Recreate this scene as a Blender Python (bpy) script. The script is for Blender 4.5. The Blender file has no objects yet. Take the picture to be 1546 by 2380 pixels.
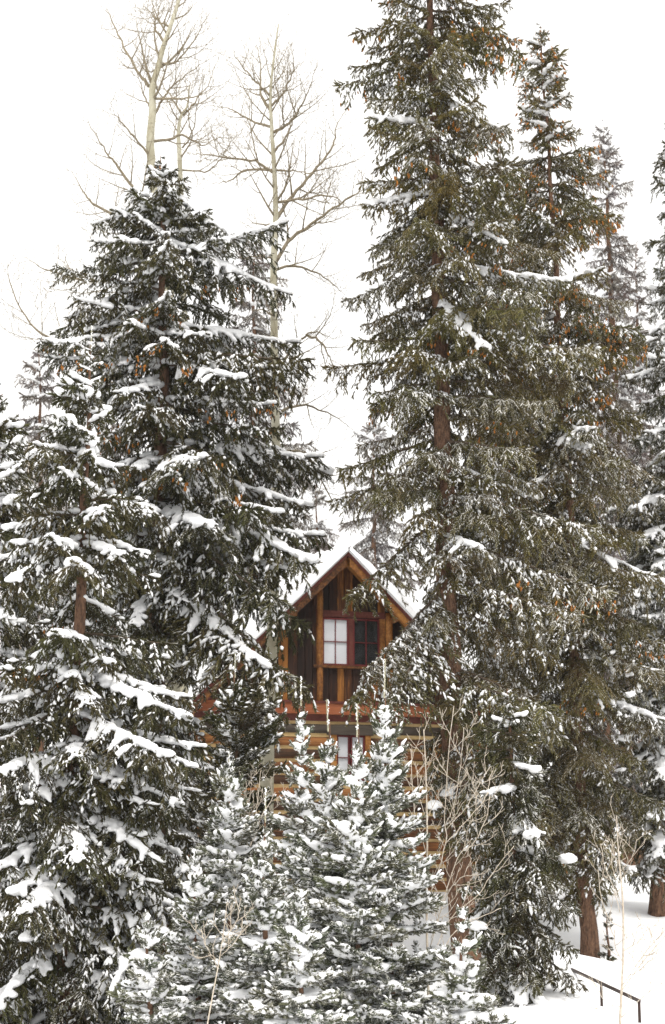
import bpy, math, random
import numpy as np
from mathutils import Vector, Matrix, noise as mnoise

# ------------------------------------------------------------------ camera, world, sun, exposure
SC = bpy.context.scene
COL = SC.collection
FPX, CX, CY, HORIZON = 4400.0, 773.0, 1189.5, 2150.0      # picture measured as 1546 x 2379
PITCH = math.atan((HORIZON - CY) / FPX)
cam_d = bpy.data.cameras.new('camera'); cam = bpy.data.objects.new('camera', cam_d); COL.objects.link(cam)
cam_d.sensor_fit = 'VERTICAL'; cam_d.sensor_height = 24.0
cam_d.lens = 12.0 * FPX / CY
cam_d.clip_end = 1500; cam_d.clip_start = 0.1
cam.rotation_euler = (math.pi / 2 + PITCH, 0, 0)
cam_d.dof.use_dof = True; cam_d.dof.focus_distance = 24.0; cam_d.dof.aperture_fstop = 1.6
SC.camera = cam

w = bpy.data.worlds.new('World'); SC.world = w; w.use_nodes = True
nt = w.node_tree; nt.nodes.clear()
sky = nt.nodes.new('ShaderNodeTexSky'); sky.sky_type = 'NISHITA'; sky.sun_disc = False
SUN_EL, SUN_AZ = math.radians(62), math.radians(155)       # azimuth measured from +Y towards +X
sky.sun_elevation = SUN_EL; sky.sun_rotation = SUN_AZ
sky.dust_density = 4.0; sky.air_density = 1.0
mixw = nt.nodes.new('ShaderNodeMix'); mixw.data_type = 'RGBA'
mixw.inputs[0].default_value = 0.93
mixw.inputs[7].default_value = (10.2, 10.0, 9.7, 1)        # closed cloud layer
bg = nt.nodes.new('ShaderNodeBackground'); bg.inputs[1].default_value = 0.10
ow = nt.nodes.new('ShaderNodeOutputWorld')
nt.links.new(sky.outputs[0], mixw.inputs[6]); nt.links.new(mixw.outputs[2], bg.inputs[0]); nt.links.new(bg.outputs[0], ow.inputs[0])

sun_d = bpy.data.lights.new('sun', 'SUN'); sun_d.energy = 1.5; sun_d.angle = math.radians(18); sun_d.color = (1.0, 0.96, 0.9)
sun = bpy.data.objects.new('sun', sun_d); COL.objects.link(sun)
sdir = Vector((math.sin(SUN_AZ) * math.cos(SUN_EL), math.cos(SUN_AZ) * math.cos(SUN_EL), math.sin(SUN_EL)))
sun.rotation_euler = sdir.to_track_quat('Z', 'Y').to_euler()
VS = SC.view_settings
VS.view_transform = 'Standard'; VS.look = 'None'; VS.gamma = 1.0; VS.exposure = 0.66
SC.cycles.use_denoising = True; SC.cycles.denoiser = 'OPENIMAGEDENOISE'; SC.cycles.denoising_input_passes = 'RGB_ALBEDO_NORMAL'; SC.cycles.denoising_prefilter = 'NONE'
SC.cycles.max_bounces = 6; SC.cycles.diffuse_bounces = 3; SC.cycles.glossy_bounces = 2; SC.cycles.transmission_bounces = 4
SC.cycles.transparent_max_bounces = 8
SC.cycles.use_adaptive_sampling = False

cP, sP = math.cos(PITCH), math.sin(PITCH)
def ray(px, py):
    xc, yc = (px - CX) / FPX, (CY - py) / FPX
    return Vector((xc, cP - yc * sP, sP + yc * cP))
def at(px, py, Y):
    d = ray(px, py); return d * (Y / d.y)
def proj(p):
    dep = p.y * cP + p.z * sP
    return CX + FPX * p.x / dep, CY - FPX * (-p.y * sP + p.z * cP) / dep
rng = np.random.default_rng(7); random.seed(7)
U = lambda a, b: random.uniform(a, b)

# ------------------------------------------------------------------ materials
def mat(name):
    m = bpy.data.materials.new(name); m.use_nodes = True
    n = m.node_tree.nodes; l = m.node_tree.links
    b = n['Principled BSDF']
    return m, n, l, b
def nd(n, t, **kw):
    x = n.new(t)
    for k, v in kw.items(): setattr(x, k, v)
    return x
def ramp(n, pts):
    r = n.new('ShaderNodeValToRGB'); e = r.color_ramp.elements
    while len(e) < len(pts): e.new(0.5)
    for i, (p, c) in enumerate(pts):
        e[i].position = p; e[i].color = (*c, 1) if len(c) == 3 else c
    return r
def noise_n(n, l, scale, detail=4, coord=None, rough=.55):
    x = n.new('ShaderNodeTexNoise'); x.inputs['Scale'].default_value = scale; x.inputs['Detail'].default_value = detail
    x.inputs['Roughness'].default_value = rough
    if coord is not None: l.new(coord, x.inputs['Vector'])
    return x
def mapping(n, l, coord, scale):
    m = n.new('ShaderNodeMapping'); m.inputs['Scale'].default_value = scale; l.new(coord, m.inputs['Vector']); return m.outputs[0]

def mat_snow(name, bump=.25, scale=14):
    m, n, l, b = mat(name)
    tc = n.new('ShaderNodeTexCoord')
    a = noise_n(n, l, scale, 5, tc.outputs['Object'])
    r = ramp(n, [(.3, (.86, .87, .89)), (.7, (.93, .935, .94))]); l.new(a.outputs[0], r.inputs[0]); l.new(r.outputs[0], b.inputs['Base Color'])
    bp = n.new('ShaderNodeBump'); bp.inputs['Strength'].default_value = bump; bp.inputs['Distance'].default_value = .03
    l.new(a.outputs[0], bp.inputs['Height']); l.new(bp.outputs[0], b.inputs['Normal'])
    b.inputs['Roughness'].default_value = .75; b.inputs['Specular IOR Level'].default_value = .15
    return m
M_SNOW = mat_snow('snow_on_boughs')
M_GSNOW = mat_snow('snow_ground', .35, 3.0)

def mat_needles():
    m, n, l, b = mat('needles')
    oi = n.new('ShaderNodeObjectInfo'); ge = n.new('ShaderNodeNewGeometry'); tc = n.new('ShaderNodeTexCoord')
    # colour varies from twig to twig
    isl = ge.outputs['Random Per Island']
    no = noise_n(n, l, 2.2, 3, ge.outputs['Position'])
    hs = n.new('ShaderNodeHueSaturation'); l.new(oi.outputs['Color'], hs.inputs['Color'])
    mr = n.new('ShaderNodeMapRange'); mr.inputs[3].default_value = .45; mr.inputs[4].default_value = 1.7; l.new(isl, mr.inputs[0]); l.new(mr.outputs[0], hs.inputs['Value'])
    mh = n.new('ShaderNodeMapRange'); mh.inputs[1].default_value = .3; mh.inputs[2].default_value = .7; mh.inputs[3].default_value = .475; mh.inputs[4].default_value = .515
    l.new(no.outputs[0], mh.inputs[0]); l.new(mh.outputs[0], hs.inputs['Hue'])
    # frost / fine snow caught on the upper side
    sx = n.new('ShaderNodeSeparateXYZ'); l.new(ge.outputs['Normal'], sx.inputs[0])
    n2 = noise_n(n, l, 7.0, 3, ge.outputs['Position'])
    ma = nd(n, 'ShaderNodeMath', operation='MULTIPLY_ADD'); ma.inputs[1].default_value = 1.5; l.new(n2.outputs[0], ma.inputs[0]); l.new(sx.outputs[2], ma.inputs[2])
    # thr = 2.1 - alpha*1.6
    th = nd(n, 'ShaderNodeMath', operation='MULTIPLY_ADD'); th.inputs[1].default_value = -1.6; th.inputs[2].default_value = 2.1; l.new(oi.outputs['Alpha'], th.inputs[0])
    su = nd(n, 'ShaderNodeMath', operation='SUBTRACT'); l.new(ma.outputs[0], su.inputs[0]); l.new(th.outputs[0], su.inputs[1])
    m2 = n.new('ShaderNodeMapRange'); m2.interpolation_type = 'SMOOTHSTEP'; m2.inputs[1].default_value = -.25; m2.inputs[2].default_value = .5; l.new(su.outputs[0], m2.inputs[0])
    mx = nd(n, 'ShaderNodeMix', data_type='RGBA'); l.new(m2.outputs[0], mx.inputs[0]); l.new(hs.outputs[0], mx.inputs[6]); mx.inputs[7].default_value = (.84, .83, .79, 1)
    l.new(mx.outputs[2], b.inputs['Base Color'])
    b.inputs['Roughness'].default_value = .7; b.inputs['Specular IOR Level'].default_value = .2
    return m
M_NEEDLE = mat_needles()

def mat_bark(name, c0, c1, c2, vs, bump=.8):
    m, n, l, b = mat(name)
    tc = n.new('ShaderNodeTexCoord'); v = mapping(n, l, tc.outputs['Object'], vs)
    a = noise_n(n, l, 5, 6, v, .65); vo = n.new('ShaderNodeTexVoronoi'); vo.inputs['Scale'].default_value = 7; l.new(v, vo.inputs['Vector'])
    r = ramp(n, [(.28, c0), (.5, c1), (.74, c2)]); l.new(a.outputs[0], r.inputs[0])
    l.new(r.outputs[0], b.inputs['Base Color'])
    ad = nd(n, 'ShaderNodeMath', operation='ADD'); l.new(a.outputs[0], ad.inputs[0]); l.new(vo.outputs['Distance'], ad.inputs[1])
    bp = n.new('ShaderNodeBump'); bp.inputs['Strength'].default_value = bump; bp.inputs['Distance'].default_value = .04; l.new(ad.outputs[0], bp.inputs['Height']); l.new(bp.outputs[0], b.inputs['Normal'])
    b.inputs['Roughness'].default_value = .9; b.inputs['Specular IOR Level'].default_value = .1
    return m
M_BARK = mat_bark('spruce_bark', (.05, .035, .027), (.17, .098, .064), (.31, .18, .11), (4, 4, 1.6), 1.0)
M_TWIG = mat_bark('spruce_twig', (.05, .04, .03), (.10, .075, .055), (.18, .14, .11), (4, 4, 4), .2)
M_LEAD = mat_bark('leader_bark', (.30, .27, .18), (.45, .42, .30), (.75, .75, .7), (18, 18, 18), .3)
M_CONE = mat_bark('cone', (.20, .075, .02), (.42, .17, .04), (.58, .26, .07), (20, 20, 20), .5)
M_SAP = mat_bark('sapling_bark', (.30, .24, .18), (.54, .47, .38), (.74, .70, .64), (9, 9, 3), .2)
M_LIMB = mat_bark('aspen_limb', (.13, .105, .07), (.24, .20, .14), (.34, .30, .22), (6, 6, 3), .2)
def mat_aspen():
    m, n, l, b = mat('aspen_bark')
    tc = n.new('ShaderNodeTexCoord')
    a = noise_n(n, l, 3, 5, mapping(n, l, tc.outputs['Object'], (1, 1, .8)))
    r = ramp(n, [(.3, (.33, .30, .21)), (.7, (.52, .50, .40))]); l.new(a.outputs[0], r.inputs[0])
    s = noise_n(n, l, 5, 3, mapping(n, l, tc.outputs['Object'], (1, 1, 6)), .6)
    r2 = ramp(n, [(.64, (0, 0, 0)), (.70, (1, 1, 1))]); l.new(s.outputs[0], r2.inputs[0])
    mx = nd(n, 'ShaderNodeMix', data_type='RGBA'); l.new(r2.outputs[0], mx.inputs[0]); l.new(r.outputs[0], mx.inputs[6]); mx.inputs[7].default_value = (.07, .06, .05, 1)
    l.new(mx.outputs[2], b.inputs['Base Color']); b.inputs['Roughness'].default_value = .8; b.inputs['Specular IOR Level'].default_value = .15
    bp = n.new('ShaderNodeBump'); bp.inputs['Strength'].default_value = .4; bp.inputs['Distance'].default_value = .02; l.new(s.outputs[0], bp.inputs['Height']); l.new(bp.outputs[0], b.inputs['Normal'])
    return m
M_ASPEN = mat_aspen()

def mat_wood(name, cols, vs, rough=.7, rnd=.6):
    """grained timber: dark and light streaks run along the long axis; each piece has its own tone"""
    m, n, l, b = mat(name)
    tc = n.new('ShaderNodeTexCoord'); oi = n.new('ShaderNodeObjectInfo')
    ofs = nd(n, 'ShaderNodeVectorMath', operation='ADD'); l.new(tc.outputs['Object'], ofs.inputs[0])
    mul = nd(n, 'ShaderNodeMath', operation='MULTIPLY'); mul.inputs[1].default_value = 37.0; l.new(oi.outputs['Random'], mul.inputs[0])
    cb = n.new('ShaderNodeCombineXYZ')
    for i in range(3): l.new(mul.outputs[0], cb.inputs[i])
    l.new(cb.outputs[0], ofs.inputs[1])
    v = mapping(n, l, ofs.outputs[0], vs)
    g = noise_n(n, l, 9, 6, v, .65); big = noise_n(n, l, 1.6, 3, v)
    ad = nd(n, 'ShaderNodeMath', operation='MULTIPLY_ADD'); ad.inputs[1].default_value = .55; l.new(g.outputs[0], ad.inputs[0])
    m3 = nd(n, 'ShaderNodeMath', operation='MULTIPLY'); m3.inputs[1].default_value = .45; l.new(big.outputs[0], m3.inputs[0]); l.new(m3.outputs[0], ad.inputs[2])
    rr = nd(n, 'ShaderNodeMath', operation='MULTIPLY_ADD'); rr.inputs[1].default_value = rnd * .4; rr.inputs[2].default_value = -rnd * .2; l.new(oi.outputs['Random'], rr.inputs[0])
    a2 = nd(n, 'ShaderNodeMath', operation='ADD'); l.new(ad.outputs[0], a2.inputs[0]); l.new(rr.outputs[0], a2.inputs[1])
    r = ramp(n, cols); l.new(a2.outputs[0], r.inputs[0]); l.new(r.outputs[0], b.inputs['Base Color'])
    bp = n.new('ShaderNodeBump'); bp.inputs['Strength'].default_value = .5; bp.inputs['Distance'].default_value = .01; l.new(g.outputs[0], bp.inputs['Height']); l.new(bp.outputs[0], b.inputs['Normal'])
    b.inputs['Roughness'].default_value = rough; b.inputs['Specular IOR Level'].default_value = .3
    return m
M_BOARD = mat_wood('gable_board', [(.36, (.014, .007, .005)), (.5, (.040, .016, .009)), (.6, (.10, .036, .012)), (.74, (.42, .17, .035))], (3, 3, .25), .55, 1.0)
M_RAKE = mat_wood('rake_timber', [(.32, (.06, .025, .011)), (.48, (.24, .095, .027)), (.6, (.42, .18, .045)), (.74, (.58, .29, .09))], (2, 2, 2), .5, .7)
M_FASCIA = mat_wood('fascia_paint', [(.3, (.07, .02, .015)), (.6, (.19, .055, .04)), (.75, (.26, .09, .06))], (2, 2, 2), .6, .3)
M_BAND = mat_wood('band_timber', [(.3, (.22, .06, .025)), (.5, (.36, .11, .045)), (.7, (.50, .18, .075))], (.4, 4, 4), .55, .2)
M_LOG = mat_wood('wall_log', [(.30, (.035, .022, .016)), (.45, (.12, .055, .025)), (.57, (.30, .115, .035)), (.70, (.46, .21, .07))], (.3, 4, 4), .75, .9)
M_GREY = mat_wood('grey_timber', [(.3, (.035, .026, .02)), (.6, (.10, .08, .062)), (.75, (.17, .14, .11))], (.4, 4, 4), .8, .4)
M_CHINK = mat_wood('chinking', [(.3, (.50, .33, .14)), (.6, (.74, .54, .27)), (.75, (.82, .64, .36))], (1, 3, 3), .9, .2)
M_RED = mat_wood('red_paint', [(.3, (.09, .014, .014)), (.6, (.18, .028, .028)), (.75, (.24, .045, .042))], (3, 3, 1), .45, .1)
M_METAL = mat_wood('rail_paint', [(.3, (.02, .012, .010)), (.6, (.05, .025, .018)), (.75, (.13, .055, .03))], (5, 5, 5), .5, .1)
def plain(name, c, rough=.8, spec=.2):
    m, n, l, b = mat(name); tc = n.new('ShaderNodeTexCoord'); a = noise_n(n, l, 3, 4, tc.outputs['Object'])
    r = ramp(n, [(.3, tuple(x * .9 for x in c)), (.7, tuple(min(1, x * 1.06) for x in c))]); l.new(a.outputs[0], r.inputs[0]); l.new(r.outputs[0], b.inputs['Base Color'])
    b.inputs['Roughness'].default_value = rough; b.inputs['Specular IOR Level'].default_value = spec
    return m
M_PALE_BACK = plain('pane_backing_pale', (.74, .76, .80))  # for an added sheet, pale like the sky the panes reflect
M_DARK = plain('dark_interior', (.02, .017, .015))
M_ROOF = plain('roof_deck', (.10, .06, .045))
M_GLASS = plain('sky_pale_pane', (.84, .87, .92), .25, .6); M_GLASS2 = plain('dark_pane', (.022, .024, .026), .06, .9)  # pale: sky reflection put into the colour; dark: unlit room put into the colour

# ------------------------------------------------------------------ object helpers
def mesh_from(name, V, F, mats, midx=None, smooth=False):
    """V (n,3) array, F (k,3) triangles"""
    me = bpy.data.meshes.new(name)
    V = np.asarray(V, np.float32); F = np.asarray(F, np.int32)
    me.vertices.add(len(V)); me.vertices.foreach_set('co', V.ravel())
    me.loops.add(F.size); me.loops.foreach_set('vertex_index', F.ravel())
    me.polygons.add(len(F)); me.polygons.foreach_set('loop_start', np.arange(0, F.size, F.shape[1], dtype=np.int32))
    for m in mats: me.materials.append(m)
    if midx is not None: me.polygons.foreach_set('material_index', np.asarray(midx, np.int32))
    me.polygons.foreach_set('use_smooth', np.full(len(F), smooth))
    me.update(calc_edges=True); me.validate()
    return me
def link(name, me, parent=None, loc=None, rot=None, scale=None, **props):
    o = bpy.data.objects.new(name, me); COL.objects.link(o)
    if parent is not None: o.parent = parent
    if loc is not None: o.location = loc
    if rot is not None: o.rotation_euler = rot
    if scale is not None: o.scale = (scale,) * 3 if isinstance(scale, (int, float)) else scale
    for k, v in props.items(): o[k] = v
    return o
def thing(name, label, cat, loc=(0, 0, 0), group=None, rotz=0):
    o = link(name, None, None, loc, (0, 0, rotz), label=label, category=cat); o.empty_display_size = .2
    if group: o['group'] = group
    return o
def empty(name, parent): return link(name, None, parent)

class MB:
    """collects triangles"""
    def __init__(s): s.V = []; s.F = []; s.M = []; s.n = 0
    def add(s, V, F, m=0):
        V = np.asarray(V, float); F = np.asarray(F, int)
        s.V.append(V); s.F.append(F + s.n); s.M.append(np.full(len(F), m)); s.n += len(V)
    def mesh(s, name, mats, smooth=False):
        return mesh_from(name, np.concatenate(s.V), np.concatenate(s.F), mats, np.concatenate(s.M), smooth)

def tube(P, R, sides=8, cap=True, wob=0.0):
    """triangulated tube through the points P with radii R"""
    P = np.asarray(P, float); n = len(P); R = np.asarray(R, float)
    T = np.gradient(P, axis=0); T /= np.linalg.norm(T, axis=1)[:, None] + 1e-9
    ref = np.array([0.0, 0, 1]) if abs(T[0][2]) < .8 else np.array([1.0, 0, 0])
    A = np.cross(T, ref); A /= np.linalg.norm(A, axis=1)[:, None] + 1e-9; B = np.cross(T, A)
    th = np.arange(sides) * 2 * np.pi / sides
    rad = R[:, None] * np.ones(sides)[None]
    if wob: rad = rad * (1 + rng.normal(0, wob, rad.shape))
    V = P[:, None, :] + rad[..., None] * (np.cos(th)[None, :, None] * A[:, None] + np.sin(th)[None, :, None] * B[:, None])
    V = V.reshape(-1, 3)
    i = np.arange(n - 1)[:, None] * sides; j = np.arange(sides)[None]; j2 = (j + 1) % sides
    a, b_, c, d = i + j, i + j2, i + sides + j2, i + sides + j
    F = np.concatenate([np.stack([a, b_, c], -1).reshape(-1, 3), np.stack([a, c, d], -1).reshape(-1, 3)])
    if cap:
        V = np.concatenate([V, P[:1], P[-1:]])
        k = n * sides; j = j[0]; j2 = j2[0]; e = (n - 1) * sides
        F = np.concatenate([F, np.stack([np.full(sides, k), j2, j], -1), np.stack([np.full(sides, k + 1), e + j, e + j2], -1)])
    return V, F
def box(x0, x1, y0, y1, z0, z1, jit=0):
    V = np.array([[x, y, z] for z in (z0, z1) for y in (y0, y1) for x in (x0, x1)], float)
    if jit: V += rng.normal(0, jit, V.shape)
    F = np.array([[0, 2, 3], [0, 3, 1], [4, 5, 7], [4, 7, 6], [0, 1, 5], [0, 5, 4], [2, 6, 7], [2, 7, 3], [0, 4, 6], [0, 6, 2], [1, 3, 7], [1, 7, 5]])
    return V, F

# ------------------------------------------------------------------ ground
_yk = [0, 20, 24, 27, 29.3, 31.5, 34.5, 38, 45, 60, 150, 400]
_zk = [-1.75, -1.45, -1.32, -1.06, -.50, -.80, -.60, .27, .9, 2.0, 8.0, 22]
def ground_z(x, y):
    z = float(np.interp(y, _yk, _zk))
    bank = max(0., 1 - abs(y - 28.5) / 5.0)
    z += -bank * .26 * max(-.6, min(x - 4.0, 3.0)) - bank * .5 * max(0., min(1., (3.2 - x) / 2.5))
    if 34 < y < 46: z += .18 * math.exp(-((y - 39.5) / 2.5) ** 2) * (1 if x < 3.5 else math.exp(-((x - 3.5) / 2) ** 2))
    for wx, wy in ((4.69, 34.5), (6.5, 38.0), (2.35, 32.0), (3.75, 23.5)):
        z -= .13 * math.exp(-((x - wx) ** 2 + (y - wy) ** 2) / .28)
    z += .05 * mnoise.noise(Vector((x * .9 + 4, y * .8, 3.3)))
    return z + .07 * mnoise.noise(Vector((x * .5, y * .45, 1.3))) + .03 * mnoise.noise(Vector((x * 1.7, y * 1.4, 7)))
def build_ground():
    xs = np.concatenate([np.linspace(-400, -30, 14)[:-1], np.linspace(-30, 30, 181), np.linspace(30, 400, 14)[1:]])
    ys = np.concatenate([np.linspace(-60, 14, 14)[:-1], np.linspace(14, 64, 170), np.linspace(64, 400, 16)[1:]])
    V = np.array([[x, y, ground_z(x, max(y, 0))] for y in ys for x in xs])
    nx = len(xs); i = np.arange(len(ys) - 1)[:, None] * nx + np.arange(nx - 1)[None]; i = i.ravel()
    F = np.stack([i, i + 1, i + nx + 1, i + nx], -1)
    link('ground', mesh_from('ground', V, F, [M_GSNOW], smooth=True), kind='structure', label='snow covered ground rising behind the cabin', category='ground')
build_ground()

# ------------------------------------------------------------------ log cabin
def build_cabin():
    TH = math.radians(15); OV = .55
    u = Vector((math.cos(TH), math.sin(TH), 0)); v = Vector((-math.sin(TH), math.cos(TH), 0))
    AP = at(810, 1280, 40.0)
    O = AP + v * OV; O.z = 0
    RIDGE = AP.z; SL = 0.985; HW = 3.55; WH = 3.15; DEP = 7.0
    root = thing('log_cabin', 'snow-roofed log cabin with red windows half hidden behind the spruces', 'cabin', O, rotz=TH)
    def uz(px, py, vv=0.0):                       # picture point -> (u, z) on the plane v = vv
        d = ray(px, py); q = O + v * vv
        t = (q.x * v.x + q.y * v.y) / (d.x * v.x + d.y * v.y); p = d * t
        r = p - O; return r.x * u.x + r.y * u.y, p.z
    rz = lambda uu: RIDGE - abs(uu) * SL           # roof line
    def part(name, V, F, m, parent, smooth=False):
        return link(name, mesh_from(name, V, F, [m], smooth=smooth), parent)
    BT, BB = uz(800, 1637)[1], uz(800, 1664)[1]
    # gable wall of upright boards on a dark backing
    V = np.array([[-WH, .06, BB], [WH, .06, BB], [WH, .06, rz(WH) - .1], [0, .06, RIDGE - .15], [-WH, .06, rz(WH) - .1]])
    gable = part('gable_wall', V, [[0, 1, 2], [0, 2, 3], [0, 3, 4]], M_DARK, root)
    wx0, wz1 = uz(747, 1433); wx1, wz0 = uz(883, 1550)
    x = -WH
    k = 0
    while x < WH - .05:
        bw = U(.15, .22); x2 = min(x + bw, WH); th = U(.0, .014)
        def brd(z0f, z1f):
            a, b_ = x + .006, x2 - .006
            y0, y1 = -.005 - th, .05
            V = np.array([[a, y0, z0f(a)], [b_, y0, z0f(b_)], [b_, y1, z0f(b_)], [a, y1, z0f(a)], [a, y0, z1f(a)], [b_, y0, z1f(b_)], [b_, y1, z1f(b_)], [a, y1, z1f(a)]])
            F = [[0, 1, 5], [0, 5, 4], [1, 2, 6], [1, 6, 5], [2, 3, 7], [2, 7, 6], [3, 0, 4], [3, 4, 7], [4, 5, 6], [4, 6, 7], [0, 3, 2], [0, 2, 1]]
            part('board', V, F, M_BOARD, gable)
        top = lambda q: rz(q) - .16
        if x2 > wx0 and x < wx1:
            brd(lambda q: BT, lambda q: wz0 - .06); brd(lambda q: wz1 + .02, top)
        else: brd(lambda q: BT, top)
        x = x2
    # upright log posts on the gable
    for pa, pb, yb in ((735.6, 750, 1640), (895, 911, 1640)):
        ua, _ = uz(pa, 1400); ub, _ = uz(pb, 1400); uc = (ua + ub) / 2; r = (ub - ua) / 2
        zs = np.linspace(BT + .0, rz(uc) - .2, 9)
        Vt, Ft = tube([[uc + U(-.008, .008), -.035, z] for z in zs], [r * U(.94, 1.06) for _ in zs], 10)
        part('log_post', Vt, Ft, M_RAKE, root, True)
    # belly band
    Vb, Fb = box(-WH - .1, WH + .1, -.13, .05, BB + .02, BT); part('belly_band', Vb, Fb, M_BAND, root)
    Vb, Fb = box(-WH - .12, WH + .12, -.15, .06, BT + .003, BT + .05); part('drip_board', Vb, Fb, M_FASCIA, root)
    Vb, Fb = box(-WH - .05, WH + .05, -.05, .06, BB - .12, BB + .017); part('band_shade_strip', Vb, Fb, M_FASCIA, root)  # dark strip standing in for the shade under the belly band
    # log walls: logs with pale chinking between them
    lw = part('log_wall', *box(-WH + .1, WH - .1, .10, .16, -.2, BB - .12), M_DARK, root)
    pit = .272; zt = BB - .12
    lwx0 = uz(776, 1720)[0]; lwx1 = uz(850, 1720)[0]; lwz1 = uz(790, 1708)[1]; lwz0 = lwz1 - .95
    nlog = int((zt + .3) / pit) + 1
    def log_between(x0, x1, zc, r, yy, nm='log', mt=M_LOG, par=lw):
        n = max(3, int((x1 - x0) / .35)); xs = np.linspace(x0, x1, n)
        ph = U(0, 9)
        P = [[q, yy + .012 * math.sin(q * 2 + ph), zc + .010 * math.sin(q * 1.3 + ph * 2)] for q in xs]
        Vt, Ft = tube(P, [r * U(.95, 1.05) for _ in xs], 10)
        return part(nm, Vt, Ft, mt, par, True)
    for i in range(nlog):
        zc = zt - .055 - pit * (i + .5) + .03; r = (pit - .05) / 2
        e0, e1 = (-WH - U(.25, .4), WH + U(.25, .4)) if i % 2 == 0 else (-WH - .02, WH + .02)
        if i > nlog - 5: e1 += U(.15, .5)
        mt = M_GREY if i == 0 else M_LOG
        segs = [(e0, lwx0 - .10), (lwx1 + .10, e1)] if (lwz0 - .05 < zc < lwz1 + .03) else [(e0, e1)]
        for a, b_ in segs:
            log_between(a, b_, zc, r, .05, mt=mt)
            zz = zc + pit / 2
            Vc, Fc = box(max(a, -WH), min(b_, WH + .2), .0, .12, zz - .040, zz + .040, .003); part('chinking', Vc, Fc, M_CHINK, lw)
    # side walls and back wall of logs
    for sx in (-1, 1):
        for i in range(nlog):
            zc = zt - .055 - pit * (i + 1) + .03
            ys = np.linspace(-.3 if i % 2 else .1, DEP + .2, 12)
            Vt, Ft = tube([[sx * WH + U(-.01, .01), y, zc] for y in ys], [.115 * U(.95, 1.05) for _ in ys], 8)
            part('log', Vt, Ft, M_LOG, lw, True)
        Vc, Fc = box(sx * WH - .04, sx * WH + .04, .1, DEP, -.2, zt + .1); part('chinking', Vc, Fc, M_CHINK, lw)
    part('back_wall', *box(-WH, WH, DEP - .1, DEP, -.2, BB), M_LOG, root)
    # windows
    def window(x0, x1, z0, z1, cols, rows, y=-.02, light=True, fw=.036, ajar=0):
        hinge = x0; x1 -= x0; x0 = 0.0
        mb = MB(); d0, d1 = y - .03, y + .06
        for a in (box(x0, x0 + fw, d0, d1, z0, z1), box(x1 - fw, x1, d0, d1, z0, z1), box(x0 + fw + .001, x1 - fw - .001, d0, d1, z0, z0 + fw), box(x0 + fw + .001, x1 - fw - .001, d0, d1, z1 - fw, z1)): mb.add(*a)
        win = link('window', mb.mesh('window', [M_RED]), root, (hinge, 0, 0), (0, 0, -math.radians(ajar)))
        iw, ih = (x1 - x0 - 2 * fw) / cols, (z1 - z0 - 2 * fw) / rows
        for c in range(1, cols):
            xx = x0 + fw + c * iw; part('muntin', *box(xx - .009, xx + .009, d0 + .012, d1 - .02, z0 + fw, z1 - fw), M_RED, win)
        for r_ in range(1, rows):
            zz = z0 + fw + r_ * ih; part('muntin', *box(x0 + fw, x1 - fw, d0 + .015, d1 - .023, zz - .009, zz + .009), M_RED, win)
        for c in range(cols):
            for r_ in range(rows):
                a, b_ = x0 + fw + c * iw, x0 + fw + (c + 1) * iw; g, h = z0 + fw + r_ * ih, z0 + fw + (r_ + 1) * ih
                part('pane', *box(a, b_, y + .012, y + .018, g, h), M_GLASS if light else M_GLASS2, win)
        if light and not ajar: part('pale_backing', *box(x0 + fw * .6, x1 - fw * .6, y + .045, y + .052, z0 + .03, z1 - .03), M_PALE_BACK, win)  # added pale sheet, stands in for sky mirrored in the glass
        else: part('room_shade', *box(x0 + .01, x1 - .01, y + .30, y + .31, z0 + .01, z1 - .01), M_DARK, win)  # dark sheet painted for the shade of the room
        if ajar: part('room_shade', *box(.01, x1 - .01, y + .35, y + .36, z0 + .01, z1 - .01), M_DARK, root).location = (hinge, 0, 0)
        return win
    a0, t1 = uz(748.5, 1435); a1, b0 = uz(809.5, 1547.5); c0, _ = uz(819, 1500); c1, _ = uz(881, 1500)
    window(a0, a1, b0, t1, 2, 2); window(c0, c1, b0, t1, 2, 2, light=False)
    part('window_mullion', *box(a1 + .002, c0 - .002, -.06, .05, b0, t1), M_FASCIA, root)
    part('window_trim', *box(c1 + .003, c1 + .13, -.03, .05, b0 - .02, t1 + .02), M_RAKE, root)
    part('window_trim', *box(a0 - .13, a0 - .003, -.032, .05, b0 - .02, t1 + .02), M_BOARD, root)
    part('window_head', *box(a0 - .13, c1 + .13, -.04, .05, t1 + .022, t1 + .16), M_FASCIA, root)
    part('window_sill', *box(a0 - .2, c1 + .15, -.10, .05, b0 - .06, b0 - .004), M_RAKE, root)
    m_ = (lwx0 + lwx1) / 2
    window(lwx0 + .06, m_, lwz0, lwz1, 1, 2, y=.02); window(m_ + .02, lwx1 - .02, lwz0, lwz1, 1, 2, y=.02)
    part('window_trim', *box(lwx0 - .07, lwx0 + .055, -.05, .09, lwz0 - .05, lwz1), M_RAKE, root)
    part('window_trim', *box(lwx1 - .015, lwx1 + .10, -.05, .09, lwz0 - .05, lwz1), M_RAKE, root)
    part('window_head', *box(lwx0 - .16, lwx1 + .16, -.075, .08, lwz1 + .004, lwz1 + .17), M_GREY, root)
    # roof: deck, purlin ends, two-layer rake boards, soffit, lumpy snow
    deck = None
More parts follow.
